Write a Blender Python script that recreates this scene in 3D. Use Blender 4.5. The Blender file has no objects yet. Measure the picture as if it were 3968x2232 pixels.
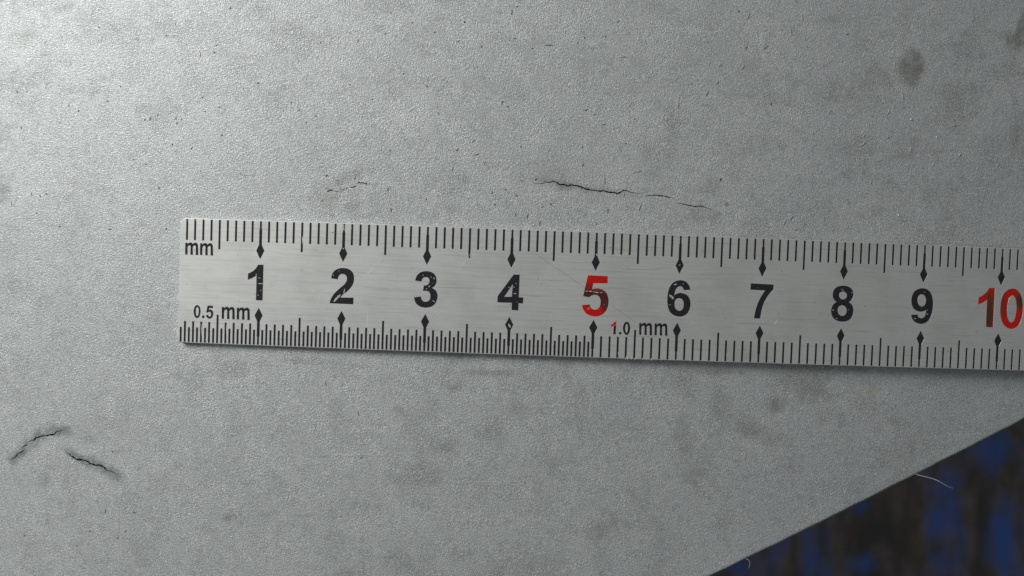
import bpy, math, random
import numpy as np
from mathutils import Vector, Matrix
from mathutils.geometry import delaunay_2d_cdt

random.seed(7)
rng = np.random.default_rng(7)
S = bpy.context.scene
COL = S.collection
MM = 0.001                                   # everything below is written in millimetres

# ------------------------------------------------------------------ camera
D = 115.0                                    # lens height above the middle of the plate
LENS = 34.16
cam_d = bpy.data.cameras.new('camera')
cam_d.lens = LENS
cam_d.sensor_width = 36.0
cam_d.clip_start = 0.005
cam_d.clip_end = 20.0
cam_d.dof.use_dof = True
cam_d.dof.focus_distance = (D + 1.3) * MM
cam_d.dof.aperture_fstop = 13.0
cam_d.dof.aperture_blades = 7
cam = bpy.data.objects.new('camera', cam_d)
cam.location = (0, 0, D * MM)
COL.objects.link(cam)
S.camera = cam

# ------------------------------------------------------------------ light
world = bpy.data.worlds.new('World')
S.world = world
world.use_nodes = True
bg = world.node_tree.nodes['Background']
bg.inputs['Color'].default_value = (0.92, 0.97, 1.0, 1)
bg.inputs['Strength'].default_value = 0.185

LAZ, LEL, LDIST = math.radians(139), math.radians(29), 0.42
ld = bpy.data.lights.new('window_light', 'AREA')
ld.shape = 'RECTANGLE'
ld.size, ld.size_y = 0.24, 0.18
ld.energy = 2.85
ld.color = (0.995, 1.0, 0.982)
lo = bpy.data.objects.new('window_light', ld)
lp = Vector((math.cos(LAZ) * math.cos(LEL), math.sin(LAZ) * math.cos(LEL), math.sin(LEL))) * LDIST + Vector((-0.02, 0.0, 0))
lo.location = lp
lo.rotation_euler = (Vector((-0.02, 0.005, 0)) - lp).to_track_quat('-Z', 'Y').to_euler()
COL.objects.link(lo)

S.view_settings.view_transform = 'Standard'
S.view_settings.look = 'None'
S.view_settings.exposure = 0.0
S.view_settings.gamma = 1.0

# ------------------------------------------------------------------ shape of the place
# The plate is gently domed along the ruler; the ruler lies bent on it.
X0, Y0, TH, W, ZX, ZY, CC = 10.061, 6.653, -0.03531, 14.965, -0.0209, 0.03975, -0.00098
CT, ST = math.cos(TH), math.sin(TH)
_uu = np.linspace(-140, 140, 2801)
_sl = np.clip(ZX + 2 * CC * _uu, -0.30, 0.30)
_z = np.concatenate([[0], np.cumsum((_sl[1:] + _sl[:-1]) * 0.05)])
_z -= np.interp(0, _uu, _z)
_xs = np.concatenate([[0], np.cumsum(np.sqrt(1 - _sl[1:] ** 2) * 0.1)])
_xs -= np.interp(0, _uu, _xs)
RULER_T = 0.5                                # steel thickness

def ruler_point(U, v, h=0.0):
    """U mm from the zero end, v mm (0 = upper edge, negative down), h above the steel's face"""
    uu = U - 50
    x, z, sl = np.interp(uu, _uu, _xs), np.interp(uu, _uu, _z), np.interp(uu, _uu, _sl)
    z = z + ZY * v + h
    x = x - sl * h
    return Vector((X0 + CT * x - ST * v, Y0 + ST * x + CT * v, z))

def ruler_frame(U, v):
    a, b = ruler_point(U - .2, v), ruler_point(U + .2, v)
    t = (b - a).normalized()
    y = (ruler_point(U, v) - ruler_point(U, v - 1)).normalized()
    n = t.cross(y).normalized()
    y = n.cross(t)
    m = Matrix((t, y, n)).transposed().to_4x4()
    return m

def lift(s):                                 # the plate falls away a little more than the ruler
    return 0.09 + 0.00007 * max(0, s + 35) ** 2

def plate_z(x, y):
    dx, dy = x - X0, y - Y0
    s = CT * dx + ST * dy
    v = -ST * dx + CT * dy
    uu = np.interp(s, _xs, _uu)
    return float(np.interp(uu, _uu, _z) + ZY * v - RULER_T - lift(s))

FPX = LENS / 36 * 3968
def ray(px, py):
    return (px - 1984) / FPX, (1116 - py) / FPX

def on_plate(px, py, h=0.0):
    rx, ry = ray(px, py)
    z = 0.0
    for _ in range(12):
        x, y = rx * (D - z), ry * (D - z)
        z = plate_z(x, y) + h
    return Vector((rx * (D - z), ry * (D - z), z))

def to_ruler(px, py):
    rx, ry = ray(px, py)
    U, v = (px - 690) / 32.3, -(py - 850) / 32.4
    for _ in range(12):
        p = ruler_point(U, v)
        x, y = rx * (D - p.z), ry * (D - p.z)
        dx, dy = x - p.x, y - p.y
        U += CT * dx + ST * dy
        v += -ST * dx + CT * dy
    return (U, v)

# ------------------------------------------------------------------ material helpers
class NT:
    def __init__(s, name):
        s.m = bpy.data.materials.new(name)
        s.m.use_nodes = True
        s.t = s.m.node_tree
        s.p = s.t.nodes['Principled BSDF']
    def n(s, typ, **kw):
        nd = s.t.nodes.new(typ)
        for k, v in kw.items():
            setattr(nd, k, v)
        return nd
    def l(s, a, b):
        s.t.links.new(a, b)
    def put(s, sock, v):
        if isinstance(v, bpy.types.NodeSocket):
            s.l(v, sock)
        else:
            sock.default_value = v
    def coord(s, scale=(1, 1, 1), rot=0.0, loc=(0, 0, 0), uv=False):
        """object coordinates in millimetres (or the UV map, which is in millimetres too)"""
        tc = s.n('ShaderNodeTexCoord')
        mp = s.n('ShaderNodeMapping')
        k = 1.0 if uv else 1000.0
        mp.inputs['Scale'].default_value = (scale[0] * k, scale[1] * k, scale[2] * k)
        mp.inputs['Rotation'].default_value = (0, 0, rot)
        mp.inputs['Location'].default_value = loc
        s.l(tc.outputs['UV' if uv else 'Object'], mp.inputs['Vector'])
        return mp.outputs['Vector']
    def noise(s, vec, scale, detail=2, rough=0.5, dist=0.0):
        nd = s.n('ShaderNodeTexNoise')
        nd.inputs['Scale'].default_value = scale
        nd.inputs['Detail'].default_value = detail
        nd.inputs['Roughness'].default_value = rough
        nd.inputs['Distortion'].default_value = dist
        s.l(vec, nd.inputs['Vector'])
        return nd.outputs['Fac']
    def math(s, op, a, b=0.0, clamp=False):
        nd = s.n('ShaderNodeMath', operation=op)
        nd.use_clamp = clamp
        s.put(nd.inputs[0], a)
        s.put(nd.inputs[1], b)
        return nd.outputs[0]
    def rng(s, v, a, b, c, d, smooth=False):
        nd = s.n('ShaderNodeMapRange')
        nd.interpolation_type = 'SMOOTHSTEP' if smooth else 'LINEAR'
        s.put(nd.inputs[0], v)
        for i, q in enumerate((a, b, c, d)):
            s.put(nd.inputs[1 + i], q)
        return nd.outputs[0]
    def mix(s, f, a, b, mode='MIX'):
        nd = s.n('ShaderNodeMix', data_type='RGBA', blend_type=mode)
        s.put(nd.inputs[0], f)
        for i, q in ((6, a), (7, b)):
            s.put(nd.inputs[i], q if isinstance(q, bpy.types.NodeSocket) else (q[0], q[1], q[2], 1))
        return nd.outputs[2]
    def blob(s, cx, cy, rx, ry, rot=0.0, uv=False, warp=None, amt=0.0, hard=0.0):
        """1 at the middle of an ellipse, 0 at its rim (mm)"""
        tc = s.n('ShaderNodeTexCoord')
        vec = tc.outputs['UV' if uv else 'Object']
        k = 1.0 if uv else 1000.0
        sub = s.n('ShaderNodeMapping')
        sub.vector_type = 'TEXTURE'
        sub.inputs['Location'].default_value = (cx / k, cy / k, 0)
        sub.inputs['Rotation'].default_value = (0, 0, rot)
        sub.inputs['Scale'].default_value = (rx / k, ry / k, 1e6)
        s.l(vec, sub.inputs['Vector'])
        ln = s.n('ShaderNodeVectorMath', operation='LENGTH')
        s.l(sub.outputs[0], ln.inputs[0])
        d = ln.outputs['Value']
        if warp is not None:
            d = s.math('ADD', d, s.math('MULTIPLY', s.math('SUBTRACT', warp, 0.5), amt))
        return s.rng(d, 1.0, hard, 0.0, 1.0, True)
    def bump(s, h, strength, dist, normal=None):
        b = s.n('ShaderNodeBump')
        b.inputs['Strength'].default_value = strength
        b.inputs['Distance'].default_value = dist
        s.l(h, b.inputs['Height'])
        if normal is not None:
            s.l(normal, b.inputs['Normal'])
        return b.outputs[0]

# ------------------------------------------------------------------ plate paint
plate_base = (-20.0, 10.0, -14.0)
def plate_material(stains):
    t = NT('grey_metallic_coating')
    c = t.coord()
    warp = t.noise(c, 0.55, 4, 0.6)
    fine = t.noise(c, 3.6, 3, 0.65)
    mott = t.noise(c, 0.10, 4, 0.55)
    mid = t.noise(c, 0.9, 3, 0.6)
    col = t.mix(t.rng(mott, 0.3, 0.7, 0, 1), (0.352, 0.369, 0.367), (0.402, 0.417, 0.413))
    # rubbed-in dirt: broken patches from a centimetre down to half a millimetre
    patch = t.noise(c, 0.17, 5, 0.62)
    gate = t.rng(t.noise(c, 0.045, 2, 0.5), 0.40, 0.60, 0.15, 1.0)
    dirt = t.math('MULTIPLY', t.rng(patch, 0.50, 0.72, 0, 0.75), gate)
    col = t.mix(dirt, col, (0.19, 0.195, 0.19))
    col = t.mix(t.rng(mid, 0.50, 0.72, 0, 0.40), col, (0.20, 0.21, 0.212))
    worn = t.noise(c, 0.8, 4, 0.65)
    col = t.mix(t.rng(worn, 0.57, 0.70, 0, 0.36), col, (0.50, 0.51, 0.505))
    # hairline rubs in three directions
    for rot, sc, lo_ in ((0.35, 1.0, 0.70), (-0.9, 1.2, 0.71), (1.45, 0.9, 0.71)):
        h = t.noise(t.coord((0.05 * sc, 2.2 * sc, 1), rot=rot, loc=(rot * 7, 3, 0)), 1.4, 2, 0.5)
        col = t.mix(t.rng(h, lo_, lo_ + 0.04, 0, 0.42), col, (0.56, 0.57, 0.56) if rot != 1.45 else (0.2, 0.205, 0.205))
    pit = t.noise(c, 2.3, 3, 0.7)
    col = t.mix(t.rng(pit, 0.305, 0.26, 0, 0.75), col, (0.08, 0.08, 0.085))
    flk_ = t.noise(c, 6.5, 2, 0.55)
    col = t.mix(t.rng(flk_, 0.55, 0.66, 0, 0.80), col, (0.60, 0.61, 0.60))
    col = t.mix(t.rng(flk_, 0.45, 0.33, 0, 0.62), col, (0.16, 0.165, 0.17))
    hue = t.noise(c, 1.9, 2, 0.6)
    col = t.mix(t.rng(hue, 0.35, 0.65, 0, 1), t.mix(0.09, col, (0.32, 0.41, 0.39)), t.mix(0.09, col, (0.41, 0.35, 0.36)))
    for (px, py, rx, ry, rot, colr, k, amt) in stains:  # also blends in the painted shade strips below the ruler
        p = on_plate(px, py)
        b = t.blob(p.x - plate_base[0], p.y - plate_base[1], rx / 31.0, ry / 31.0, rot, warp=warp, amt=amt * (1.0 if colr is BROWN else 1.5), hard=0.5 if colr is BROWN else 0.0)
        b = t.math('MULTIPLY', b, t.math('MULTIPLY', t.rng(mid, 0.30, 0.62, 0.45, 1.0), k * (0.80 if colr in (SOOT, TEAL) else 0.95)))
        col = t.mix(b, col, colr)
    t.l(col, t.p.inputs['Base Color'])
    t.p.inputs['Metallic'].default_value = 0.35
    t.l(t.rng(fine, 0.3, 0.7, 0.42, 0.56), t.p.inputs['Roughness'])
    g = t.noise(c, 6.0, 3, 0.65)
    g2 = t.noise(c, 1.1, 3, 0.6)
    amt_ = t.rng(t.noise(c, 0.25, 3, 0.6), 0.32, 0.68, 0.00005, 0.00012)
    nb = t.bump(g, 0.9, 0.0001)
    t.l(amt_, nb.node.inputs['Distance'])
    nb = t.bump(g2, 0.06, 0.00008, nb)
    t.l(nb, t.p.inputs['Normal'])
    return t.m

BROWN, OLIVE, SOOT, TEAL, YEL = (0.125, 0.118, 0.09), (0.16, 0.15, 0.11), (0.145, 0.143, 0.135), (0.085, 0.105, 0.112), (0.34, 0.28, 0.13)
STAINS_AND_SHADE = [
    (3532, 262, 66, 88, -0.15, BROWN, 0.72, 0.5), (3968, 110, 40, 110, -0.3, BROWN, 0.75, 0.6), (3925, 160, 40, 50, 0, BROWN, 0.5, 0.6),
    (3000, 1568, 70, 48, 0, OLIVE, 0.6, 0.9), (3372, 1518, 62, 17, 0.85, YEL, 0.8, 0.5),
    (1772, 1496, 62, 40, 0.3, SOOT, 0.55, 0.9), (1663, 1612, 60, 44, -0.7, SOOT, 0.45, 0.9), (1717, 1733, 75, 45, 0.2, SOOT, 0.5, 0.9),
    (1553, 1593, 36, 30, 0, SOOT, 0.5, 0.9), (890, 2002, 42, 30, 0, OLIVE, 0.75, 0.8), (1330, 2225, 60, 30, 0, SOOT, 0.6, 0.8),
    (2640, 1700, 60, 150, 0.15, SOOT, 0.42, 1.1), (2700, 1830, 80, 50, 0.1, SOOT, 0.4, 1.0), (3470, 1630, 50, 40, 0, SOOT, 0.4, 0.9),
    (3940, 497, 40, 110, 0, SOOT, 0.5, 0.9), (100, 137, 70, 45, 0.9, SOOT, 0.55, 0.9), (12, 745, 40, 60, 0, SOOT, 0.65, 0.9),
    (250, 30, 70, 30, 0.3, SOOT, 0.5, 0.9), (600, 450, 120, 60, 0.1, SOOT, 0.35, 1.2), (1345, 690, 130, 40, 0.35, SOOT, 0.55, 1.0),
    (1275, 770, 60, 40, 0, OLIVE, 0.5, 1.0), (1370, 790, 40, 60, 0, SOOT, 0.4, 1.0), (1790, 700, 60, 40, 0, SOOT, 0.4, 1.0),
    # dirt drawn out of the cracks, then smudges and the ruler's painted shadow strips
    (120, 1715, 150, 44, 0.72, TEAL, 0.95, 0.7), (225, 1672, 95, 34, 0.15, TEAL, 0.95, 0.7), (60, 1770, 60, 34, 0.7, TEAL, 0.9, 0.7),
    (290, 1765, 80, 32, -0.62, TEAL, 0.95, 0.6), (360, 1795, 100, 34, -0.35, TEAL, 0.95, 0.6), (440, 1835, 85, 36, -0.55, TEAL, 1.0, 0.6), (265, 1675, 50, 30, -0.4, TEAL, 0.8, 0.7),
    (355, 1705, 40, 32, 0, SOOT, 0.5, 0.9), (170, 1850, 70, 60, 0.6, SOOT, 0.45, 1.0),
    (2180, 715, 140, 26, -0.2, SOOT, 0.9, 0.8), (2360, 742, 190, 20, -0.15, SOOT, 0.5, 0.8), (2770, 840, 60, 34, -0.8, SOOT, 0.45, 0.9),
    (3080, 330, 80, 40, 0.4, SOOT, 0.28, 1.2), (3300, 370, 70, 40, 0, SOOT, 0.28, 1.2), (3220, 80, 70, 50, 0, SOOT, 0.3, 1.2),
    (3500, 600, 90, 40, -0.4, SOOT, 0.22, 1.2), (2600, 1480, 130, 50, 0.2, SOOT, 0.4, 1.3), (2950, 1680, 120, 60, -0.4, SOOT, 0.4, 1.3), (2790, 1560, 60, 90, 0.2, SOOT, 0.4, 1.3), (3150, 1520, 90, 50, 0, SOOT, 0.35, 1.3), (1450, 1960, 90, 70, 0.3, SOOT, 0.3, 1.3), (2350, 2050, 120, 70, 0.4, SOOT, 0.35, 1.3), (2500, 1950, 70, 120, 0.2, SOOT, 0.3, 1.3), (560, 2150, 80, 60, 0, SOOT, 0.3, 1.3), (1700, 1850, 60, 60, 0, SOOT, 0.3, 1.2), (1180, 1400, 130, 24, -0.04, OLIVE, 0.5, 1.0), (1900, 1445, 200, 20, -0.04, OLIVE, 0.5, 1.0), (2750, 1440, 200, 26, -0.03, OLIVE, 0.5, 1.0), (2900, 250, 80, 40, 0.3, SOOT, 0.25, 1.2),  # long OLIVE strips paint brownish shadow along the ruler's lower edge
]
MAT_PLATE = plate_material(STAINS_AND_SHADE)

def simple(name, col, rough, metal=0.0, spec=0.5):
    t = NT(name)
    c = t.coord()
    f = t.noise(c, 6, 3, 0.6)
    t.l(t.mix(f, tuple(q * 0.75 for q in col), tuple(min(1, q * 1.25) for q in col)), t.p.inputs['Base Color'])
    t.p.inputs['Roughness'].default_value = rough
    t.p.inputs['Metallic'].default_value = metal
    t.p.inputs['Specular IOR Level'].default_value = spec
    return t.m

MAT_CRACK = simple('crack_dirt', (0.018, 0.02, 0.02), 0.9, spec=0.1)
MAT_FLECK = simple('dark_grit', (0.035, 0.036, 0.037), 0.7, spec=0.3)
MAT_LINT = simple('white_lint', (0.55, 0.56, 0.56), 0.5)

def steel_material():
    t = NT('brushed_steel')
    s1 = t.noise(t.coord((0.28, 9, 1), uv=True), 1.6, 4, 0.6)
    s2 = t.noise(t.coord((0.06, 2.2, 1), uv=True), 1.5, 3, 0.6)
    blot = t.noise(t.coord(uv=True), 0.16, 4, 0.6)
    grey = t.noise(t.coord(uv=True), 1.3, 4, 0.6)
    scr = t.noise(t.coord((0.10, 3.2, 1), rot=0.52, uv=True), 1.5, 2, 0.5)
    col = t.mix(t.rng(s1, 0.3, 0.7, 0, 1), (0.585, 0.588, 0.567), (0.655, 0.658, 0.637))
    col = t.mix(t.rng(s2, 0.56, 0.72, 0, 0.28), col, (0.36, 0.36, 0.34))
    col = t.mix(t.rng(blot, 0.46, 0.70, 0, 0.30), col, (0.38, 0.38, 0.345))
    col = t.mix(t.rng(scr, 0.61, 0.70, 0, 0.32), col, (0.30, 0.30, 0.29))
    col = t.mix(t.rng(grey, 0.64, 0.72, 0, 0.35), col, (0.27, 0.26, 0.24))
    t.l(col, t.p.inputs['Base Color'])
    t.p.inputs['Metallic'].default_value = 0.8
    t.l(t.rng(s2, 0.3, 0.7, 0.46, 0.56), t.p.inputs['Roughness'])
    nb = t.bump(s1, 0.25, 0.00001)
    t.l(nb, t.p.inputs['Normal'])
    return t.m
MAT_STEEL = steel_material()
MAT_BARE = simple('bare_scratched_steel', (0.78, 0.78, 0.74), 0.38, 0.55)

def ink_material(name, base, worn, wear=0.70, blobs=(), grime=(0.03, 0.022, 0.02)):
    t = NT(name)
    c = t.coord(uv=True)
    f = t.noise(c, 3.0, 3, 0.6)
    col = t.mix(f, tuple(q * 0.7 for q in base), tuple(q * 1.3 for q in base))
    for (px, py, rx, ry, rot, k) in blobs:
        u, v = to_ruler(px, py)
        b = t.blob(u, v, rx / 32, ry / 32, rot, uv=True, warp=f, amt=0.35, hard=0.35)
        col = t.mix(t.math('MULTIPLY', b, k), col, grime)
    sp = t.noise(c, 5.5, 2, 0.6)
    st = t.noise(t.coord((0.5, 1.0, 1), rot=0.9, uv=True), 3.4, 3, 0.6)
    w = t.math('MAXIMUM', t.rng(sp, wear, wear + 0.03, 0, 0.8), t.rng(st, wear + 0.01, wear + 0.04, 0, 0.8))
    col = t.mix(w, col, worn)
    t.l(col, t.p.inputs['Base Color'])
    t.l(t.rng(f, 0.3, 0.7, 0.30, 0.5), t.p.inputs['Roughness'])
    t.p.inputs['Specular IOR Level'].default_value = 0.25
    t.l(t.bump(f, 0.3, 0.00002), t.p.inputs['Normal'])
    return t.m
MAT_INK = ink_material('black_ink', (0.016, 0.0145, 0.0185), (0.26, 0.26, 0.24), 0.715)
RED = (0.40, 0.006, 0.002)
MAT_RED5 = ink_material('red_ink_smudged', RED, (0.5, 0.3, 0.2), 0.80,
    [(2300, 1138, 75, 22, -0.1, 0.97), (2340, 1162, 34, 48, 0.3, 0.93), (2268, 1142, 36, 20, 0.2, 0.9), (2350, 1195, 26, 25, 0, 0.6), (2280, 1112, 55, 22, 0, 0.5), (2345, 1130, 30, 25, 0, 0.5)],
    (0.045, 0.014, 0.011))
MAT_RED10 = ink_material('red_ink_faded', (0.40, 0.008, 0.003), (0.4, 0.3, 0.2), 0.85,
    [(3834, 1220, 26, 85, 0.03, 0.95), (3838, 1160, 26, 45, 0, 0.7), (3952, 1168, 20, 46, 0.1, 0.97), (3890, 1185, 18, 70, 0.05, 0.55)],
    (0.05, 0.028, 0.012))
MAT_REDTIP = ink_material('red_ink_fresh', (0.50, 0.014, 0.010), (0.5, 0.3, 0.2), 0.85)

# ------------------------------------------------------------------ object helpers
def link(name, mesh, parent=None, loc=None, mats=()):
    o = bpy.data.objects.new(name, mesh)
    COL.objects.link(o)
    if parent is not None:
        o.parent = parent
    if loc is not None:
        o.location = loc
    for m in mats:
        o.data.materials.append(m)
    return o

def tag(o, label=None, cat=None, group=None, kind=None):
    for k, v in (('label', label), ('category', cat), ('group', group), ('kind', kind)):
        if v:
            o[k] = v

def empty(name, p):
    o = bpy.data.objects.new(name, None)
    o.empty_display_size = 0.005
    o.location = (p[0] * MM, p[1] * MM, p[2] * MM)
    COL.objects.link(o)
    return o

def mesh_of(name, verts, faces, origin=(0, 0, 0), smooth=None, uvs=None):
    """verts in mm -> mesh in metres about origin (mm)"""
    me = bpy.data.meshes.new(name)
    me.from_pydata([((v[0] - origin[0]) * MM, (v[1] - origin[1]) * MM, (v[2] - origin[2]) * MM) for v in verts], [], faces)
    me.update()
    if uvs is not None:
        ul = me.uv_layers.new(name='UVMap')
        for lp_ in me.loops:
            ul.data[lp_.index].uv = uvs[lp_.vertex_index]
    if smooth is not None:
        for p in me.polygons:
            p.use_smooth = p.index < smooth
    return me

def path(spec, ox, oy, k, dx=0, dy=0, sc=1.0):
    """tiny outline language: M/L x,y and Q cx,cy x,y in close-up pixels -> photo pixels"""
    toks = spec.split()
    pts, i = [], 0
    def P(s):
        a, b = s.split(',')
        return np.array([float(a) * sc + dx, float(b) * sc + dy])
    cur = None
    while i < len(toks):
        tk = toks[i]
        if tk[0] in 'ML':
            cur = P(tk[1:]); pts.append(cur); i += 1
        elif tk[0] == 'Q':
            c, e = P(tk[1:]), P(toks[i + 1])
            for j in range(1, 8):
                q = j / 7
                pts.append(cur * (1 - q) ** 2 + c * 2 * q * (1 - q) + e * q * q)
            cur = e; i += 2
    if np.linalg.norm(pts[0] - pts[-1]) < 3:
        pts.pop()
    return [to_ruler(ox + p[0] / k, oy + p[1] / k) for p in pts]

def ellipse(cx, cy, rx, ry, n=24):
    pts = [(cx + rx * math.cos(a), cy + ry * math.sin(a)) for a in np.linspace(0, 2 * math.pi, n, endpoint=False)]
    return 'M' + ' L'.join('%f,%f' % p for p in pts)

def area(poly):
    return 0.5 * sum(poly[i][0] * poly[(i + 1) % len(poly)][1] - poly[(i + 1) % len(poly)][0] * poly[i][1] for i in range(len(poly)))

def ccw(poly):
    return poly if area(poly) > 0 else poly[::-1]

def grow(poly, d):
    """offset a ccw polygon outward by d"""
    out, n = [], len(poly)
    for i in range(n):
        a, b, c = np.array(poly[i - 1]), np.array(poly[i]), np.array(poly[(i + 1) % n])
        e1, e2 = b - a, c - b
        n1 = np.array([e1[1], -e1[0]]) / (np.linalg.norm(e1) + 1e-9)
        n2 = np.array([e2[1], -e2[0]]) / (np.linalg.norm(e2) + 1e-9)
        m = n1 + n2
        m = m / max(0.5, (m @ m) / 2 + 1e-9) if m @ m > 1e-6 else n1
        out.append(tuple(b + m * d))
    return out

def triangulate(outers, counters, steiner=(), boundary=None):
    """triangles inside `boundary` (or the outers) ; with a boundary the outers are holes and the counters islands"""
    V, E, F, kind = [], [], [], []
    def add(poly, k):
        s = len(V)
        V.extend(Vector(p) for p in poly)
        F.append(list(range(s, s + len(poly)))); kind.append(k)
    if boundary is not None:
        add(boundary, 'b')
    for p in outers:
        add(p, 'o')
    for p in counters:
        add(p, 'c')
    V.extend(Vector(p) for p in steiner)
    ov, oe, of, _, _, orig = delaunay_2d_cdt(V, E, F, 0, 1e-6)
    tris = []
    for f, og in zip(of, orig):
        ks = [kind[i] for i in og]
        solid = 'o' in ks and 'c' not in ks
        if boundary is None:
            keep = solid
        else:
            keep = 'b' in ks and not solid
        if keep:
            tris.append(list(f))
    used = sorted({i for f in tris for i in f})
    mp = {j: i for i, j in enumerate(used)}
    vs = [tuple(ov[j]) for j in used]
    out = []
    for f in tris:
        g = [mp[i] for i in f]
        if area([vs[i] for i in g]) < 0:
            g = g[::-1]
        out.append(g)
    return vs, out

# ------------------------------------------------------------------ floor
FZ = -78.0
def floor_material():
    t = NT('blue_painted_mottled_floor')
    c = t.coord()
    warp = t.noise(t.coord((1.0, 0.45, 1)), 0.16, 5, 0.65)
    streak = t.noise(t.coord((1.0, 0.34, 1), rot=0.06), 0.10, 4, 0.6, 0.8)
    small = t.noise(t.coord((1.0, 0.4, 1)), 0.40, 4, 0.65)
    weave = t.noise(t.coord((1.0, 0.7, 1)), 1.1, 3, 0.7)
    f = t.math('ADD', t.math('MULTIPLY', streak, 0.7), t.math('MULTIPLY', small, 0.3))
    dark = t.mix(t.rng(small, 0.35, 0.65, 0, 1), (0.075, 0.066, 0.055), (0.22, 0.155, 0.10))
    dark = t.mix(t.rng(streak, 0.52, 0.38, 0, 0.8), dark, (0.035, 0.036, 0.040))
    blue = t.mix(t.rng(weave, 0.35, 0.65, 0, 1), (0.028, 0.10, 0.38), (0.045, 0.18, 0.66))
    col = t.mix(t.rng(f, 0.49, 0.62, 0, 0.7), dark, blue)
    for (px, py, rx, ry, k) in [(3160, 2150, 55, 110, 1.0), (3880, 1750, 130, 70, 0.7), (3890, 2090, 60, 150, 1.0), (3630, 2040, 35, 60, 0.8),
                                (3350, 2180, 60, 45, 0.8), (3340, 1950, 35, 35, 0.6), (2840, 2200, 45, 26, 0.8), (3640, 2170, 40, 60, 0.5), (3700, 1850, 50, 45, 0.4)]:
        rx_, ry_ = ray(px, py)
        h = D - FZ
        b = t.blob(rx_ * h, ry_ * h, 1.5 * rx * h / FPX, 1.5 * ry * h / FPX, 0, warp=warp, amt=3.0)
        col = t.mix(t.math('MULTIPLY', b, k), col, blue)
    for (px, py, rx, ry, k) in [(3050, 2190, 70, 90, 0.9), (3260, 2060, 50, 120, 0.9), (3520, 2080, 80, 120, 0.9), (3760, 2050, 50, 170, 0.9), (3500, 1900, 80, 50, 0.7), (3720, 1790, 40, 60, 0.7), (3950, 1760, 30, 60, 0.8), (3950, 2050, 30, 140, 0.7)]:
        rx_, ry_ = ray(px, py)
        h = D - FZ
        b = t.blob(rx_ * h, ry_ * h, 1.4 * rx * h / FPX, 1.4 * ry * h / FPX, 0, warp=warp, amt=2.4)
        col = t.mix(t.math('MULTIPLY', b, k), col, dark)
    col = t.mix(t.rng(weave, 0.40, 0.62, 0.0, 0.35), col, (0.03, 0.03, 0.032))
    t.l(col, t.p.inputs['Base Color'])
    t.p.inputs['Roughness'].default_value = 0.65
    t.l(t.bump(small, 0.4, 0.0006), t.p.inputs['Normal'])
    return t.m
fl = mesh_of('floor', [(-900, -900, 0), (900, -900, 0), (900, 900, 0), (-900, 900, 0)], [(0, 1, 2, 3)])
floor = link('floor', fl, loc=(0, 0, FZ * MM), mats=[floor_material()])
tag(floor, kind='structure')

# ------------------------------------------------------------------ plate with its cracks
plate_root = empty('metal_plate', plate_base)
tag(plate_root, 'grey grained metal plate with hairline cracks and stains under the steel ruler', 'metal plate')

ep = [on_plate(*p) for p in [(2727, 2232), (2897, 2158.5), (3200, 2002), (3545, 1829), (3757.7, 1728), (3968, 1611)]]
ka, kb = np.polyfit([p.x for p in ep], [p.y for p in ep], 1)
def edge_y(x):
    return ka * x + kb
XL, XR, YT, YB = -118.0, 118.0, 88.0, -88.0
x_b = (YB - kb) / ka
cut = []
for x in np.arange(x_b, XR + .01, 1.0):
    cut.append((x, edge_y(x) + 0.035 * math.sin(x * 1.7) * math.sin(x * 0.61 + 1) + random.uniform(-.02, .02)))
boundary = [(XL, YB)] + cut + [(XR, YT), (XL, YT)]

def crack_poly(pts, ox, oy, k, wmax, jag=0.9):
    """a ragged sliver along a polyline given in close-up pixels; widths in photo pixels"""
    P = [np.array((ox + a / k, oy + b / k)) for a, b in pts]
    Q = [P[0]]
    for a, b in zip(P[:-1], P[1:]):
        L = np.linalg.norm(b - a)
        n = max(1, int(L / 5))
        d = (b - a) / L
        nn = np.array([-d[1], d[0]])
        for i in range(1, n + 1):
            j = 0 if i == n else random.uniform(-jag, jag)
            Q.append(a + (b - a) * i / n + nn * j)
    n = len(Q)
    up, dn = [], []
    for i in range(1, n - 1):
        d = Q[i + 1] - Q[i - 1]
        d /= np.linalg.norm(d)
        nn = np.array([-d[1], d[0]])
        tpr = min(1, 4 * min(i, n - 1 - i) / n + 0.15)
        w = wmax * tpr * random.uniform(0.45, 1.1) * 0.5
        up.append(Q[i] + nn * w)
        dn.append(Q[i] - nn * w)
    poly = [Q[0]] + up + [Q[-1]] + dn[::-1]
    return ccw([tuple(on_plate(*p).xy) for p in poly])

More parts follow.
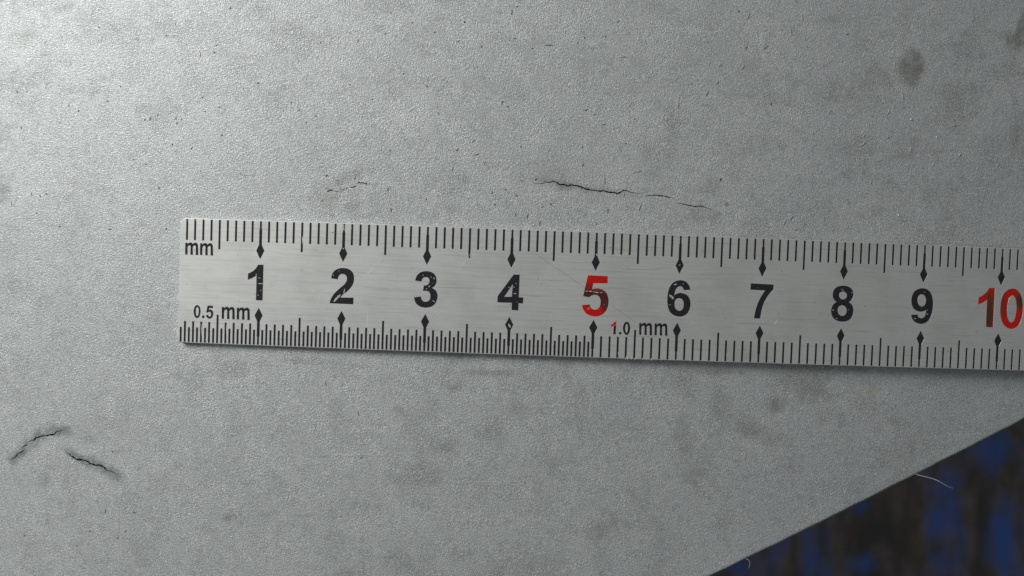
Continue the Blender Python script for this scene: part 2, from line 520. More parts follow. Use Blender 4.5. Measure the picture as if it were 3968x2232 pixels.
A, B, C = (1900, 600, 2.576), (1100, 600, 4.293), (0, 1600, 4.14)
CRACKS = [
    ([(415, 275), (440, 283), (500, 287), (530, 282), (550, 266), (585, 276), (625, 265), (660, 272), (685, 294), (735, 297), (780, 312), (805, 298), (830, 303), (880, 313),
      (920, 328), (965, 342), (1025, 352), (1060, 356), (1100, 362), (1125, 358), (1180, 374), (1245, 377), (1260, 391), (1290, 378), (1320, 358), (1360, 355), (1390, 370),
      (1450, 381), (1500, 385), (1540, 380)], A, 6.0),
    ([(1540, 405), (1600, 408), (1650, 402), (1700, 410), (1750, 414), (1800, 430), (1835, 428)], A, 5.0),
    ([(1830, 476), (1880, 485), (1930, 492), (1980, 505), (2040, 517), (2075, 510), (2110, 513), (2160, 530), (2200, 545), (2235, 555)], A, 3.8),
    ([(290, 245), (318, 262), (340, 278)], A, 2.0),
    ([(700, 600), (735, 612), (765, 585), (800, 590), (830, 600)], B, 7.5),
    ([(835, 598), (870, 612), (905, 604), (928, 580)], B, 4.0),
    ([(930, 575), (948, 580), (960, 595)], B, 6.5),
    ([(965, 592), (1010, 572), (1055, 548), (1095, 534)], B, 3.2),
    ([(1100, 530), (1130, 543), (1180, 530), (1215, 515)], B, 8.0),
    ([(1205, 485), (1245, 458), (1280, 470), (1310, 460), (1345, 478), (1390, 488), (1430, 490)], B, 7.0),
    ([(600, 765), (640, 770), (680, 735)], B, 3.5),
    ([(175, 750), (240, 710), (295, 655), (345, 625), (400, 585)], C, 4.8),
    ([(345, 558), (390, 530), (450, 505)], C, 4.8),
    ([(440, 475), (500, 440), (545, 435), (575, 395), (600, 395), (650, 380), (690, 365), (740, 370), (790, 355), (870, 342), (895, 310), (930, 292), (1000, 285)], C, 6.6),
    ([(1030, 605), (1080, 635), (1140, 690), (1180, 715), (1230, 745), (1290, 752), (1350, 760), (1385, 768), (1425, 785), (1440, 815), (1490, 825), (1540, 845), (1590, 835),
      (1640, 855), (1680, 880), (1710, 920), (1750, 925), (1800, 945), (1850, 965), (1885, 968)], C, 7.0),
]
crack_polys = [crack_poly(p, o[0], o[1], o[2], w) for p, o, w in CRACKS]

st = []
for x in np.arange(XL + 3, XR - 2, 3.0):
    for y in np.arange(YB + 3, YT - 2, 3.0):
        if (y - edge_y(x)) > 1.5:
            st.append((x + random.uniform(-.4, .4), y + random.uniform(-.4, .4)))
pv, pf = triangulate(crack_polys, [], st, boundary)
verts = [(x, y, plate_z(x, y)) for x, y in pv]
faces = [tuple(f) for f in pf]
# rounded rim and cut wall
n_top = len(faces)
nb_ = len(boundary)
en = Vector((ka, -1)).normalized()                      # outward from the cut edge
def ring(off, dz):
    s = len(verts)
    for i, (x, y) in enumerate(boundary):
        is_cut = 1 <= i <= len(cut)
        ox, oy = (en.x * off, en.y * off) if is_cut else (0, 0)
        verts.append((x + ox, y + oy, plate_z(x, y) + dz if dz > -5 else -14.0 + (plate_z(x, y) if False else 0)))
    return s
rings = [ring(0, 0), ring(0.12, -0.02), ring(0.24, -0.10), ring(0.30, -0.24), ring(0.31, -9)]
for a, b in zip(rings[:-1], rings[1:]):
    for i in range(nb_):
        j = (i + 1) % nb_
        faces.append((a + i, b + i, b + j, a + j))
faces.append(tuple(rings[-1] + i for i in range(nb_))[::-1])
pm = mesh_of('slab', verts, faces, plate_base, smooth=len(faces) - 1)
slab = link('slab', pm, plate_root, mats=[MAT_PLATE])

def groove(poly, depth):
    """a trough that hangs from the outline of the crack"""
    vs, tr = triangulate([poly], [])
    V = [(x, y, plate_z(x, y) - depth) for x, y in vs]
    F = [tuple(f) for f in tr]
    a = len(V)
    V += [(x, y, plate_z(x, y) - 0.004) for x, y in poly]
    b = len(V)
    V += [(x, y, plate_z(x, y) - depth) for x, y in poly]
    n = len(poly)
    for i in range(n):
        j = (i + 1) % n
        F.append((a + i, b + i, b + j, a + j)[::-1])
    return V, F
for poly in crack_polys:
    V, F = groove(poly, 0.16)
    link('crack', mesh_of('crack', V, F, plate_base), plate_root, mats=[MAT_CRACK])

# grit, brush hairs and pits caught in the coating: a few shared slivers
def sliver_mesh(name, bend, mat):
    V, F, n = [], [], 6
    for i in range(n + 1):
        q = i / n - 0.5
        w = 0.5 * (1 - (2 * q) ** 2) ** 0.6 + 0.04
        y0 = bend * (q * q - 0.25)
        V += [(q, y0 - w, -0.3), (q, y0 - 0.3 * w, 0.5 * w + .2), (q, y0 + 0.3 * w, 0.5 * w + .2), (q, y0 + w, -0.3)]
    for i in range(n):
        for j in range(3):
            a = 4 * i + j
            F.append((a, a + 4, a + 5, a + 1))
    F += [(0, 1, 2, 3), (4 * n + 3, 4 * n + 2, 4 * n + 1, 4 * n)]
    me = bpy.data.meshes.new(name)
    me.from_pydata(V, [], F)
    for p in me.polygons:
        p.use_smooth = True
    me.materials.append(mat)
    return me
DARK = [sliver_mesh('fleck_dark', b, MAT_FLECK) for b in (0.0, 1.0, -1.2)]
PALE = [sliver_mesh('fleck_raised', b, MAT_PLATE) for b in (0.4, 1.4, -1.2)]
k1, k4, k5 = 1.61, 1.61, 1.84
FLECKS = []
for x, y, a, l in [(620, 172, 80, 10), (1040, 225, 0, 25), (1250, 340, 95, 30), (1355, 283, 20, 22), (1340, 325, 120, 14), (170, 570, 50, 18), (110, 572, 120, 16), (430, 660, 90, 16),
                   (490, 692, 60, 14), (672, 630, 10, 16), (940, 740, 65, 26), (985, 718, 40, 16), (905, 748, 15, 14), (1105, 770, 60, 22), (1098, 738, 90, 14), (1135, 742, 130, 16),
                   (1265, 608, 40, 12), (1370, 668, 0, 18), (1385, 843, 50, 14), (1200, 925, 35, 24), (553, 948, 0, 18), (200, 1213, 110, 26), (72, 1270, 95, 30), (292, 1210, 80, 12),
                   (230, 1330, 45, 12), (92, 1370, 30, 16), (375, 1410, 150, 14), (690, 1433, 0, 24), (135, 797, 115, 22), (1038, 1430, 20, 12), (993, 1173, 45, 14), (1500, 1083, 60, 12),
                   (1075, 900, 70, 14), (1970, 722, 0, 18), (1910, 765, 90, 20), (2040, 1095, 60, 16), (835, 995, 0, 20), (910, 1022, 30, 14), (1610, 520, 0, 14), (250, 1225, 120, 14),
                   (1435, 50, 50, 14), (1097, 152, 80, 16), (2000, 265, 50, 12), (1820, 640, 70, 14), (1280, 695, 0, 10), (755, 540, 20, 12), (1865, 685, 40, 14)]:
    FLECKS.append((x / k1, y / k1, a, l / k1, 0))
for x, y, a, l, p in [(1258, 85, 88, 50, 0), (1297, 50, 40, 14, 0), (395, 90, 0, 8, 0), (545, 160, 15, 14, 0), (160, 293, 65, 24, 0), (878, 292, 40, 24, 0), (920, 158, 30, 14, 0), (1047, 332, 60, 16, 0),
                      (1277, 276, 0, 20, 0), (1520, 325, 3, 56, 0), (1728, 305, 50, 14, 0), (1775, 268, 70, 18, 0), (2018, 155, 50, 30, 0), (1930, 260, 70, 24, 0), (2050, 407, 3, 60, 1), (655, 618, 50, 18, 0),
                      (484, 523, 30, 18, 0), (1405, 348, 40, 14, 0), (265, 710, 40, 14, 0), (1192, 730, 50, 24, 0), (1228, 762, 70, 14, 0), (2447, 728, 82, 82, 1), (1790, 783, 25, 26, 0), (1845, 818, 25, 20, 0),
                      (1910, 885, 20, 36, 1), (2137, 850, 60, 12, 0), (2070, 1022, 40, 20, 0), (868, 1068, 30, 20, 0), (980, 1005, 50, 22, 1), (1010, 1100, 25, 44, 0), (1065, 1157, 60, 26, 0), (835, 1205, 60, 30, 0),
                      (1765, 1178, 70, 22, 0), (1430, 1278, 30, 18, 0), (1320, 1045, 90, 12, 0), (390, 1072, 20, 12, 0), (355, 240, 80, 12, 0), (735, 805, 40, 10, 0), (1755, 1045, 60, 24, 1),
                      (712, 232, 70, 12, 0), (1520, 1070, 60, 22, 1), (2160, 1222, 5, 40, 1), (110, 605, 70, 10, 0)]:
    FLECKS.append((1300 + x / k5, y / k5, a, l / k5, p))
for x, y, a, l, p in [(320, 100, 70, 46, 1), (262, 72, 40, 14, 0), (655, 100, 100, 48, 1), (580, 180, 108, 80, 1), (938, 213, 25, 20, 0), (312, 300, 55, 26, 0), (430, 298, 40, 42, 0), (285, 418, 55, 34, 1),
                      (145, 405, 40, 28, 1), (125, 515, 45, 24, 1), (65, 585, 60, 34, 0), (465, 648, 70, 22, 0), (830, 690, 40, 24, 1), (1193, 700, 65, 34, 1), (1280, 590, 100, 56, 1), (1600, 787, 18, 34, 1),
                      (1045, 848, 45, 24, 1), (1195, 860, 20, 20, 0), (1335, 935, 80, 34, 1), (1040, 900, 45, 34, 1), (1640, 965, 55, 24, 1), (1475, 1025, 80, 24, 1), (148, 1120, 70, 22, 0), (185, 1272, 60, 28, 0),
                      (548, 1385, 62, 44, 1), (590, 1360, 60, 34, 1), (1425, 1290, 45, 22, 1), (620, 1435, 20, 16, 0), (722, 830, 90, 24, 1), (1085, 1140, 60, 20, 1)]:
    FLECKS.append((2700 + x / k4, y / k4, a, l / k4, p))
for x, y, a, l, p in [(925, 100, 70, 38, 0), (1137, 235, 93, 118, 1), (455, 245, 45, 30, 0), (15, 380, 50, 34, 0), (50, 500, 60, 30, 0), (255, 595, 95, 42, 0), (375, 605, 75, 54, 0), (520, 518, 45, 32, 0),
                      (497, 685, 80, 46, 0), (1495, 520, 65, 80, 1), (1175, 555, 90, 48, 0), (1060, 690, 75, 26, 0), (2300, 245, 75, 36, 0), (2360, 490, 50, 40, 1), (1330, 392, 90, 38, 1), (1470, 165, 10, 54, 1),
                      (150, 345, 20, 24, 0), (265, 407, 0, 28, 0), (605, 490, 0, 22, 0)]:
    FLECKS.append((1900 + x / 2.576, 600 + y / 2.576, a, l / 2.576, p))
for x, y, a, l in [(1263, 1487, 105, 18), (1389, 1601, 95, 18), (1401, 1774, 40, 9), (409, 1980, 75, 20), (487, 2058, 60, 12), (457, 2083, 60, 12), (348, 2058, 20, 7), (456, 1860, 95, 12), (644, 1554, 30, 7),
                   (437, 1750, 40, 8), (1375, 690, 60, 12), (1505, 735, 75, 14), (520, 1985, 20, 7), (95, 2075, 40, 8), (300, 2115, 60, 10), (1653, 772, 75, 12), (1516, 815, 90, 18), (1265, 680, 65, 12)]:
    FLECKS.append((x, y, a, l, 0))
for i, (px, py, a, l, pale) in enumerate(FLECKS):
    p = on_plate(px, py)
    o = bpy.data.objects.new('fleck', random.choice(PALE if pale else DARK))
    COL.objects.link(o)
    o.parent = plate_root
    wid = (0.135 if not pale else 0.16) * random.uniform(0.8, 1.2) * (1.5 if l < 9 and not pale else 1)
    o.location = tuple((p[q] - plate_base[q]) * MM for q in range(3))
    o.rotation_euler = (0, 0, math.radians(a + random.uniform(-4, 4)))
    o.scale = (max(l, 6) / 31.5 * MM, wid * MM, (0.05 if not pale else 0.13) * MM)

# ------------------------------------------------------------------ things lying on / sticking to the plate
def tube(name, pts, r, n=6):
    V, F = [], []
    m = len(pts)
    for i, p in enumerate(pts):
        a, b = Vector(pts[max(0, i - 1)]), Vector(pts[min(m - 1, i + 1)])
        t = (b - a).normalized()
        u = t.cross(Vector((0, 0, 1))).normalized()
        w = u.cross(t)
        rr = r * (1 - 0.6 * (i / (m - 1)))
        for k in range(n):
            an = 2 * math.pi * k / n
            V.append(tuple(Vector(p) + u * math.cos(an) * rr + w * math.sin(an) * rr))
    for i in range(m - 1):
        for k in range(n):
            F.append((i * n + k, i * n + (k + 1) % n, (i + 1) * n + (k + 1) % n, (i + 1) * n + k))
    F += [tuple(range(n))[::-1], tuple(range((m - 1) * n, m * n))]
    org = pts[0]
    me = mesh_of(name, V, F, org, smooth=len(F))
    return link(name, me, loc=tuple(q * MM for q in org), mats=[MAT_LINT])

def px_at(px, py, z):
    rx, ry = ray(px, py)
    return (rx * (D - z), ry * (D - z), z)
def smooth_line(pts, n=5):
    out = []
    P = [np.array(p) for p in pts]
    P = [2 * P[0] - P[1]] + P + [2 * P[-1] - P[-2]]
    for i in range(1, len(P) - 2):
        for j in range(n):
            q = j / n
            a, b, c, d = P[i - 1:i + 3]
            out.append(tuple(0.5 * ((2 * b) + (c - a) * q + (2 * a - 5 * b + 4 * c - d) * q ** 2 + (3 * b - a - 3 * c + d) * q ** 3)))
    out.append(tuple(P[-2]))
    return out
z1 = on_plate(3540, 1828).z
h1 = tube('loose_hair', smooth_line([px_at(3543, 1833, z1 - .1), px_at(3556, 1840, z1 - .15), px_at(3580, 1846, z1 - .2), px_at(3618, 1856, z1 - .2), px_at(3640, 1866, z1 - .1), px_at(3675, 1886, z1 - .2), px_at(3695, 1892, z1 - .5)]), 0.036)
tag(h1, 'long white hair sticking out over the dark gap from the plate edge', 'hair')
z2 = on_plate(2890, 2160).z
h2 = tube('loose_hair', smooth_line([px_at(2892, 2165, z2 - .08), px_at(2900, 2170, z2 - .1), px_at(2906, 2180, z2 - .2), px_at(2902, 2203, z2 - .4)]), 0.030)
tag(h2, 'short curled white hair at the lower end of the plate edge', 'hair')

def speck(px, py, a, l, w, label):
    p = on_plate(px, py)
    V, F = [], []
    for i in range(4):
        ph = math.pi * i / 3
        for j in range(7):
            th = 2 * math.pi * j / 7
            r = math.sin(ph) * random.uniform(.8, 1.1) + 0.02
            V.append((r * math.cos(th) * l / 2, r * math.sin(th) * w / 2, math.cos(ph) * w * .4 + w * .3))
    for i in range(3):
        for j in range(7):
            F.append((i * 7 + j, (i + 1) * 7 + j, (i + 1) * 7 + (j + 1) % 7, i * 7 + (j + 1) % 7))
    o = link('dust_speck', mesh_of('dust_speck', V, F, smooth=len(F)), loc=(p.x * MM, p.y * MM, p.z * MM), mats=[MAT_LINT])
    o.rotation_euler = (0, 0, math.radians(a))
    tag(o, label, 'dust speck', 'white dust specks on the plate')
speck(3530, 463, -10, .30, .17, 'white dust speck on the plate below the brown stain')
speck(3629, 532, 85, .26, .12, 'thin white dust speck on the plate, lower right of the brown stain')
speck(3481, 834, 60, .22, .18, 'white dust speck on the plate just above the ruler near the 9')

# ------------------------------------------------------------------ the ruler
rc = ruler_point(50, -W / 2, -RULER_T)
ruler_root = empty('steel_ruler', rc)
tag(ruler_root, 'scratched brushed steel ruler with black millimetre marks and red 5 and 10', 'ruler')

TW = 0.235
INK_TOP, INK_BOT, LIP = -0.024, -0.075, 0.010
holes, islands = [], []
tick_mesh = {}
def prism(polys, counters, to3d, uvmap=None):
    vs, tr = triangulate(polys, counters)
    V = [to3d(x, y, INK_TOP) for x, y in vs]
    uv = [(uvmap(x, y) if uvmap else (x, y)) for x, y in vs]
    F = [tuple(f) for f in tr]
    nt = len(vs)
    V += [to3d(x, y, INK_BOT) for x, y in vs]
    uv += uv
    F += [tuple(i + nt for i in f)[::-1] for f in tr]
    cnt = {}
    for f in tr:
        for i in range(3):
            cnt[(f[i], f[(i + 1) % 3])] = 1
    for a, b in list(cnt):
        if (b, a) not in cnt:
            F.append((a, a + nt, b + nt, b))
    return V, F, uv

def mark_outline(kind):
    """outline in local mm: x across, y from the ruler's edge inward"""
    if kind[0] == 'tick':
        L = kind[1]
        return [(-TW / 2, 0), (TW / 2, 0), (TW / 2, L), (-TW / 2, L)]
    if kind[0] == 'pointer':
        h, s = TW / 2 * 0.95, 0.165
        return [(-h, 0), (h, 0), (h, .98), (s, .98), (s, 2.82), (.485, 3.5), (0, kind[1]), (-.485, 3.5), (-s, 2.82), (-s, .98), (-h, .98)]

def place_mark(name, kind, U, upper):
    v0 = -0.12 if upper else -W + 0.10
    sg = -1 if upper else 1
    out = [(x, y * sg) for x, y in mark_outline(kind)]
    out = ccw(out)
    lean = random.uniform(-.008, .008)
    du = random.uniform(-.012, .012)
    key = (kind, upper)
    if key not in tick_mesh:
        V, F, uv = prism([out], [], lambda x, y, h: (x, y, h))
        tick_mesh[key] = mesh_of(name, V, F, uvs=[(a * 1.0, b) for a, b in uv])
        tick_mesh[key].materials.append(MAT_INK)
    o = bpy.data.objects.new(name, tick_mesh[key])
    COL.objects.link(o)
    o.parent = ruler_root
    M = ruler_frame(U + du, v0 + sg * 1.2)
    p = ruler_point(U + du, v0)
    o.matrix_local = Matrix.Translation(tuple((p[i] - rc[i]) * MM for i in range(3))) @ M
    holes.append([(U + du + x, v0 + y) for x, y in out])

UEND = 150.0
for i in range(1, 111):                                   # upper scale
    if i % 10 == 0:
        place_mark('pointer', ('pointer', 4.5), i, True)
    else:
        place_mark('tick', ('tick', 3.5 if i % 5 == 0 else 2.5), i, True)
for i in range(1, 221):                                   # lower scale: half millimetres up to 5 cm
    U = i / 2
    if i % 2 and U > 50:
        continue
    if i % 20 == 0:
        place_mark('pointer', ('pointer', 4.42), U, False)
    else:
        place_mark('tick', ('tick', 3.4 if i % 10 == 0 else (2.5 if i % 2 == 0 else 1.78)), U, False)

def place_glyph(name, outers, counters, mat, label=None):
    outers = [ccw(p) for p in outers]
    counters = [ccw(p) for p in counters]
    org = ruler_point(*np.mean(outers[0], axis=0))
    V, F, uv = prism(outers, counters, lambda x, y, h: ruler_point(x, y, h))
    o = link(name, mesh_of(name, V, F, org, uvs=uv), ruler_root, tuple((org[i] - rc[i]) * MM for i in range(3)), [mat])
    if label:
        o['label'] = label
    holes.extend(outers)
    islands.extend(counters)
    return o

K = 7.245
ONE = 'M505,190 L660,190 L632,1190 L450,1185 L465,480 Q360,570 222,605 L228,435 Q430,370 505,190'
NUM = [
    (930, 1000, [ONE], [], MAT_INK, 'black numeral 1'),
    (1230, 1015, ['M390,460 Q410,175 725,172 Q1030,185 1030,465 Q1030,600 940,720 Q860,820 760,885 Q665,955 645,1000 L1015,1005 L1005,1190 L345,1160 Q370,1000 500,860 Q600,760 720,665 Q830,570 832,465 Q825,340 700,338 Q590,340 572,490'], [], MAT_INK, 'black numeral 2'),
    (1550, 1025, ['M428,450 Q470,190 740,187 Q1030,200 1028,460 Q1020,600 895,660 Q1055,720 1055,890 Q1040,1210 715,1213 Q420,1190 398,925 L585,900 Q600,1050 725,1050 Q850,1040 858,885 Q850,740 730,740 Q690,735 648,745 L668,590 Q820,600 832,455 Q825,355 725,352 Q620,360 605,480'], [], MAT_INK, 'black numeral 3'),
    (1880, 1035, ['M800,212 L970,212 L945,848 L1072,855 L1062,1022 L938,1012 L932,1218 L745,1205 L752,1003 L345,990 L350,820'], ['M775,490 L752,835 L535,835'], MAT_INK, 'black numeral 4'),
    (2210, 1050, ['M500,125 L1055,148 L1048,350 L650,345 L612,520 Q680,490 760,490 Q1075,520 1078,860 Q1050,1280 690,1278 Q380,1260 330,960 L545,940 Q570,1085 690,1090 Q850,1080 855,860 Q845,670 690,668 Q600,670 540,740 L362,708'], [], MAT_RED5, 'red numeral 5 with a dark brown middle'),
    (2530, 1060, ['M1055,455 L872,467 Q850,360 770,355 Q625,370 605,615 Q680,545 785,545 Q1055,570 1060,860 Q1040,1200 755,1210 Q400,1190 405,760 Q410,190 780,188 Q1010,200 1055,455'], ['M737,692 Q868,700 868,865 Q860,1045 745,1048 Q615,1040 608,865 Q615,695 737,692'], MAT_INK, 'black numeral 6'),
    (2860, 1070, ['M362,205 L1003,240 L993,370 Q760,620 690,870 Q640,1050 625,1192 L450,1185 Q480,950 560,760 Q640,560 770,400 L350,380'], [], MAT_INK, 'black numeral 7'),
    (3170, 1080, ['M705,195 Q985,205 995,440 Q990,590 865,658 Q995,730 998,900 Q985,1205 690,1208 Q375,1195 368,910 Q380,720 525,650 Q415,590 412,450 Q425,205 705,195'], [ellipse(703, 472, 110, 112), ellipse(680, 897, 126, 152)], MAT_INK, 'black numeral 8'),
    (3480, 1080, ['M370,1015 L550,1005 Q560,1110 655,1113 Q790,1100 790,875 Q720,925 625,925 Q380,905 375,610 Q390,275 700,270 Q990,290 990,730 Q960,1270 650,1270 Q400,1250 370,1015'], [ellipse(670, 610, 119, 175)], MAT_INK, 'black numeral 9'),
    (3768, 1090, ['M475,190 L638,190 L580,1300 L385,1280 L415,520 Q320,610 165,655 L180,455 Q390,370 475,190', 'M1145,205 Q1290,215 1370,400 Q1430,550 1425,760 Q1410,1070 1320,1215 Q1220,1340 1085,1338 Q940,1320 855,1180 Q780,1020 785,790 Q800,480 900,330 Q1010,205 1145,205'],
        ['M1130,395 Q1240,420 1245,760 Q1215,1150 1090,1160 Q965,1120 980,760 Q1010,410 1130,395'], MAT_RED10, 'red numeral 10 with brown faded stems'),
]
for ox, oy, outs, cnts, mat, lab in NUM:
    place_glyph('numeral', [path(s, ox, oy, K) for s in outs], [path(s, ox, oy, K) for s in cnts], mat, lab)

EM = 'M295,335 L430,335 L435,430 Q500,320 600,320 Q720,320 755,430 Q820,325 930,330 Q1080,350 1085,540 L1095,1105 L945,1095 L950,600 Q940,490 870,500 Q770,520 755,640 L760,1090 L615,1075 L625,590 Q620,480 545,490 Q440,520 430,660 L425,1075 L285,1060'
def letter(specs, cnts, ox, oy, k, mat=MAT_INK, label=None, **kw):
    return place_glyph('letter', [path(s, ox, oy, k, **kw) for s in specs], [path(s, ox, oy, k, **kw) for s in cnts], mat, label)
for dx, dy in ((0, 0), (925, 32)):
    letter([EM], [], 700, 920, 16.1, dx=dx, dy=dy)
letter(['M275,178 Q380,200 380,380 Q365,585 270,588 Q170,565 165,370 Q180,190 275,178'], ['M275,240 Q330,250 325,375 Q320,515 275,520 Q225,505 232,370 Q235,250 275,240'], 730, 1160, 8.05)
letter(['M430,500 L500,505 L495,590 L428,585'], [], 730, 1160, 8.05)
letter(['M600,197 L770,205 L765,275 L650,270 L635,325 Q690,305 730,340 Q785,380 772,480 Q750,605 655,605 Q565,590 550,490 L620,485 Q625,540 670,540 Q710,530 710,455 Q700,390 655,385 Q625,385 608,415 L560,405'], [], 730, 1160, 8.05)
for dx, dy in ((898, 73), (1368, 95)):
    letter([EM], [], 730, 1160, 8.05, dx=dx, dy=dy, sc=0.5)
letter(['M385,212 L450,195 L443,300 L370,335 Q330,347 290,350 L290,300 Q350,275 385,212'], [], 2330, 1220, 7.627, MAT_REDTIP, 'red tip of the small numeral 1')
letter(['M370,342 L441,308 L425,580 L358,575'], [], 2330, 1220, 7.627)
letter(['M528,508 L595,505 L592,582 L525,580'], [], 2330, 1220, 7.627)
letter(['M755,205 Q858,230 855,400 Q840,595 755,598 Q650,570 642,390 Q655,220 755,205'], ['M755,270 Q795,280 790,400 Q780,530 750,535 Q705,515 708,395 Q715,275 755,270'], 2330, 1220, 7.627)
for dx, dy in ((985, 86), (1440, 98)):
    letter([EM], [], 2330, 1220, 7.627, dx=dx, dy=dy, sc=0.4737)

# blade: top face with the engraved marks cut out of it
U0 = 0.12
edge_top, edge_bot = [], []
BV = 0.06
us = [U0 + BV] + list(np.arange(1.5, UEND, 1.0)) + [UEND - BV]
rim = [(U0 + BV, -0.55), (U0 + BV, -W + 0.35), (U0 + BV + 0.25, -W + BV)]
rim += [(u, -W + BV) for u in us[1:]]
rim += [(UEND - BV, -BV)]
rim += [(u, -BV) for u in us[1:-1][::-1]]
rim += [(U0 + BV + 0.42, -BV)]
rim = ccw(rim)
big = [grow(p, LIP) for p in holes]
isl = [ccw(grow(p, -LIP)) for p in islands]
st = [(u, v) for u in np.arange(2, UEND - 1, 2.0) for v in (-4.8, -6.4, -8.0, -9.6, -10.4)]
tv, tf = triangulate(big, isl, st, rim)
verts = [tuple(ruler_point(u, v, 0)) for u, v in tv]
uvs = list(tv)
faces = [tuple(f) for f in tf]
n_top = len(faces)
def wall(poly_a, poly_b, ha, hb, flip):
    s = len(verts)
    n = len(poly_a)
    for (u, v) in poly_a:
        verts.append(tuple(ruler_point(u, v, ha))); uvs.append((u, v))
    for (u, v) in poly_b:
        verts.append(tuple(ruler_point(u, v, hb))); uvs.append((u, v))
    for i in range(n):
        j = (i + 1) % n
        f = (s + i, s + j, s + n + j, s + n + i)
        faces.append(f[::-1] if flip else f)
for p, q in zip(holes, big):
    wall(q, p, 0, INK_TOP - 0.002, False)
for p, q in zip(islands, isl):
    wall(q, p, 0, INK_TOP - 0.002, True)
# worn bevel round the rim, then the sides and the underside
outer = []
for p in grow(rim, BV):
    outer.append((p[0] + random.uniform(-.02, .02), p[1] + random.uniform(-.018, .018)))
mid = grow(rim, BV * 0.55)
wall(rim, mid, 0, -0.025, True)
wall(mid, outer, -0.025, -0.085, True)
wall(outer, outer, -0.085, -RULER_T, True)
s = len(verts)
for (u, v) in outer:
    verts.append(tuple(ruler_point(u, v, -RULER_T))); uvs.append((u, v))
bt = delaunay_2d_cdt([Vector(p) for p in outer], [], [list(range(len(outer)))], 1, 1e-6)
if len(bt[0]) == len(outer):
    faces += [tuple(s + i for i in f)[::-1] for f in bt[2]]
bm_ = mesh_of('blade', verts, faces, rc, smooth=n_top, uvs=uvs)
link('blade', bm_, ruler_root, mats=[MAT_STEEL])

# bright scratches and bared patches: thin slivers a few microns proud of the face
def scratch(pts, w, h=0.004, name='scratch', mat=MAT_BARE):
    Q = [np.array(to_ruler(*p)) for p in pts]
    up, dn = [], []
    n = len(Q)
    for i in range(n):
        d = Q[min(n - 1, i + 1)] - Q[max(0, i - 1)]
        d /= np.linalg.norm(d)
        nn = np.array([-d[1], d[0]])
        ww = w / 32.5 / 2 * (0.25 if i in (0, n - 1) else random.uniform(.6, 1.1))
        up.append(Q[i] + nn * ww); dn.append(Q[i] - nn * ww)
    V = [tuple(ruler_point(*p, h)) for p in up] + [tuple(ruler_point(*p, h)) for p in dn] + \
        [tuple(ruler_point(*p, h - .01)) for p in up] + [tuple(ruler_point(*p, h - .01)) for p in dn]
    F = []
    for i in range(n - 1):
        F += [(n + i, n + i + 1, i + 1, i), (i, i + 1, 2 * n + i + 1, 2 * n + i), (3 * n + i, 3 * n + i + 1, n + i + 1, n + i)]
    org = V[0]
    o = link(name, mesh_of(name, V, F, org), ruler_root, tuple((org[i] - rc[i]) * MM for i in range(3)), [mat])
    return o
def lin(a, b, n=5, bow=0.0):
    a, b = np.array(a, float), np.array(b, float)
    d = b - a
    nn = np.array([-d[1], d[0]])
    return [tuple(a + d * q + nn * bow * 4 * q * (1 - q)) for q in np.linspace(0, 1, n)]
z1_ = lambda x, y: (660 + x / 2.415, 820 + y / 2.415)
z2_ = lambda x, y: (1400 + x / 2.415, 820 + y / 2.415)
z3_ = lambda x, y: (2140 + x / 2.415, 840 + y / 2.415)
z4_ = lambda x, y: (2880 + x / 2.415, 860 + y / 2.415)
for a, b, w, bow in [
        (z1_(290, 580), z1_(528, 365), 1.6, .04), (z1_(1810, 635), z1_(1925, 490), 2.0, 0), (z1_(1365, 885), z1_(1395, 770), 2.0, .12), (z1_(1862, 900), z1_(1845, 1070), 1.8, .03),
        (z1_(100, 1040), z1_(140, 870), 1.4, 0), (z1_(585, 880), z1_(600, 800), 1.3, 0), (z1_(935, 85), z1_(960, 180), 1.8, 0), (z1_(1465, 1070), z1_(1475, 1000), 1.4, 0),
        (z1_(1610, 510), z1_(1630, 480), 1.5, 0), (z1_(1660, 190), z1_(1700, 150), 1.4, 0), (z1_(230, 600), z1_(225, 700), 1.1, 0), (z1_(1120, 560), z1_(1050, 620), 1.0, 0),
        (z2_(22, 638), z2_(215, 405), 1.8, 0), (z2_(892, 572), z2_(1048, 360), 1.7, 0), (z2_(483, 428), z2_(512, 393), 1.8, 0), (z2_(70, 905), z2_(55, 1085), 2.0, .04),
        (z2_(270, 1005), z2_(350, 955), 1.2, 0), (z2_(670, 1012), z2_(745, 935), 1.2, 0), (z2_(1410, 520), z2_(1408, 565), 1.3, 0), (z2_(250, 690), z2_(310, 665), 1.2, -.2),
        (z4_(290, 965), z4_(325, 910), 2.8, 0), (z4_(90, 525), z4_(190, 535), 1.4, 0), (z4_(665, 320), z4_(672, 345), 1.8, 0), (z3_(590, 350), z3_(645, 352), 1.8, .2)]:
    scratch(lin(a, b, 7, bow), w)
# dark scored line running under the 5
dk = simple('dark_score', (0.20, 0.20, 0.19), 0.6, 0.5)
scratch(lin((2050, 965), z3_(305, 665), 9), 1.3, mat=dk)
scratch(lin(z3_(545, 825), z3_(800, 1000), 7), 1.2, mat=dk)
scratch(lin(z3_(650, 490), z3_(1060, 480), 7, .02), 1.1, mat=dk)
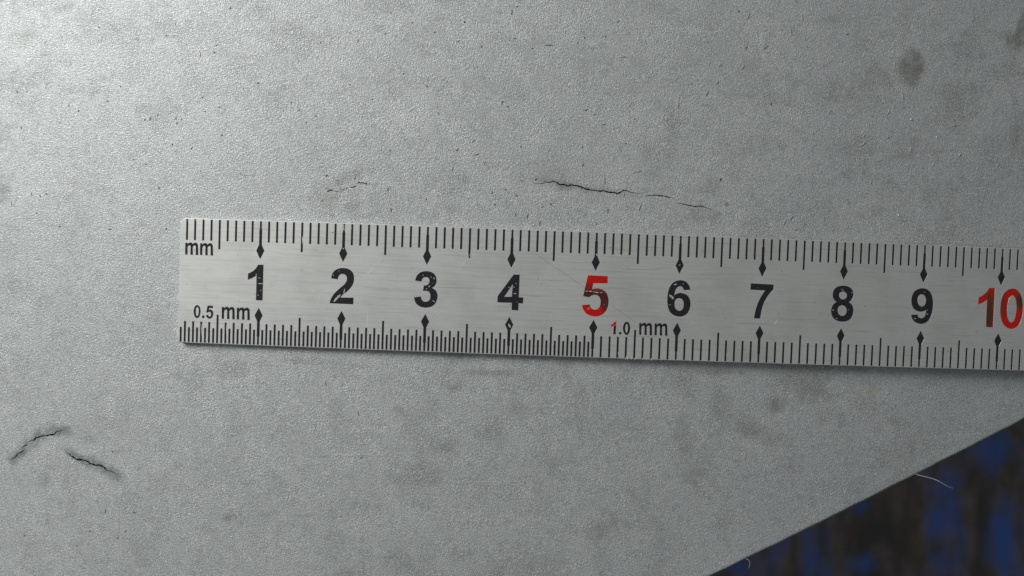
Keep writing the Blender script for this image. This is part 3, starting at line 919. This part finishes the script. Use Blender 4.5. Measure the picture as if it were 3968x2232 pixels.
# nicks, mostly along the lower edge; pale slivers paint their glints
n5 = lambda x, y: (2330 + x / 7.627, 1220 + y / 7.627)
for a, b, w in [(n5(712, 1325), n5(775, 1185), 3.4), (n5(770, 1320), n5(790, 1270), 3.2), (n5(893, 1335), n5(908, 1215), 3.0), (n5(985, 1340), n5(1045, 1215), 3.6), (n5(1225, 1330), n5(1262, 1225), 3.6),
                (n5(1335, 1345), n5(1348, 1300), 2.6), (n5(1455, 1345), n5(1500, 1275), 4.6), (n5(1765, 1350), n5(1778, 1320), 2.4), (n5(490, 1110), n5(515, 1170), 2.2),
                (z1_(290, 1050), z1_(298, 1180), 2.4), (z1_(525, 1060), z1_(528, 1190), 2.4), (z1_(330, 1200), z1_(345, 1190), 4), (z1_(1238, 230), z1_(1236, 300), 4.0),
                (z1_(170, 70), z1_(168, 92), 3), (z1_(240, 78), z1_(246, 95), 2.6), (z1_(320, 70), z1_(325, 92), 2.6), (z3_(1365, 1300), z3_(1360, 1345), 2.4), (z3_(1630, 1280), z3_(1634, 1318), 2.0)]:
    scratch(lin(a, b, 4), w, name='nick_glint')
# places where the ink has flaked off a figure
c1 = lambda x, y: (930 + x / K, 1000 + y / K)
c2 = lambda x, y: (1230 + x / K, 1015 + y / K)
c3 = lambda x, y: (1550 + x / K, 1025 + y / K)
c4 = lambda x, y: (1880 + x / K, 1035 + y / K)
c5 = lambda x, y: (2210 + x / K, 1050 + y / K)
c6 = lambda x, y: (2530 + x / K, 1060 + y / K)
c8 = lambda x, y: (3170 + x / K, 1080 + y / K)
c9 = lambda x, y: (3480 + x / K, 1080 + y / K)
flk = simple('flaked_patch', (0.40, 0.40, 0.36), 0.55, 0.3)
for a, b, w in [(c1(500, 715), c1(640, 718), 4.6), (c1(520, 558), c1(568, 552), 3.2), (c1(440, 452), c1(472, 452), 4), (c1(480, 1042), c1(525, 1038), 2.2), (c1(565, 920), c1(600, 885), 2),
                (c2(455, 1125), c2(650, 915), 8.0), (c2(742, 890), c2(768, 750), 4.0), (c2(590, 265), c2(612, 240), 2.4), (c2(450, 390), c2(455, 360), 3),
                (c3(950, 360), c3(962, 420), 3.6), (c3(800, 630), c3(845, 590), 4.2), (c3(635, 305), c3(660, 288), 3), (c3(730, 695), c3(765, 675), 3.2), (c3(905, 1000), c3(985, 1055), 3.0), (c3(870, 375), c3(872, 330), 2.4),
                (c4(790, 745), c4(880, 735), 4.0), (c4(855, 465), c4(885, 455), 3.6), (c4(800, 580), c4(815, 545), 3.6), (c4(650, 582), c4(690, 562), 3), (c4(895, 985), c4(902, 970), 2.6), (c4(775, 490), c4(755, 545), 4),
                (c5(420, 568), c5(500, 562), 3.6), (c5(520, 572), c5(620, 575), 4.6), (c5(640, 588), c5(690, 590), 3.6), (c5(695, 598), c5(795, 605), 4.0), (c5(825, 615), c5(915, 602), 3.0), (c5(948, 960), c5(955, 930), 2.6),
                (c5(480, 1090), c5(535, 1020), 3.0),
                (c6(585, 318), c6(682, 298), 4.4), (c6(460, 595), c6(585, 690), 10.0), (c6(540, 725), c6(585, 670), 7.0), (c6(470, 655), c6(540, 655), 5), (c6(835, 288), c6(865, 288), 3), (c6(430, 878), c6(510, 868), 2.0),
                (c8(400, 880), c8(445, 890), 4.2), (c8(660, 290), c8(720, 340), 2.6), (c8(500, 1120), c8(545, 1110), 3), (c8(835, 865), c8(870, 875), 1.8), (c8(945, 380), c8(965, 400), 4.0),
                (c9(450, 1125), c9(510, 1118), 4.0), (c9(800, 990), c9(850, 1000), 3.2), (c9(810, 885), c9(835, 885), 3.0), (c9(730, 380), c9(775, 372), 1.8),
                (z2_(1378, 1050), z2_(1395, 1085), 8.0), (z3_(412, 345), z3_(420, 365), 6.0), (z3_(1185, 455), z3_(1200, 448), 3.0), (z1_(1615, 340), z1_(1625, 352), 5.0), (z1_(1622, 120), z1_(1626, 180), 4.5)]:
    scratch(lin(a, b, 5, random.uniform(-.05, .05)), w, h=INK_TOP + 0.012, name='flaked_patch', mat=flk)
# small rust freckles
for a, r in [(z1_(1520, 195), 7), (z4_(362, 460), 5), (z4_(1138, 790), 4), (z2_(1655, 630), 4), (c4(698, 1055), 4), (z3_(1475, 700), 3), (z1_(150, 678), 4), (z1_(630, 403), 3)]:
    scratch(lin((a[0] - r / 2, a[1]), (a[0] + r / 2, a[1]), 4), r * .9, name='rust_spot', mat=MAT_FLECK if r < 6 else dk)
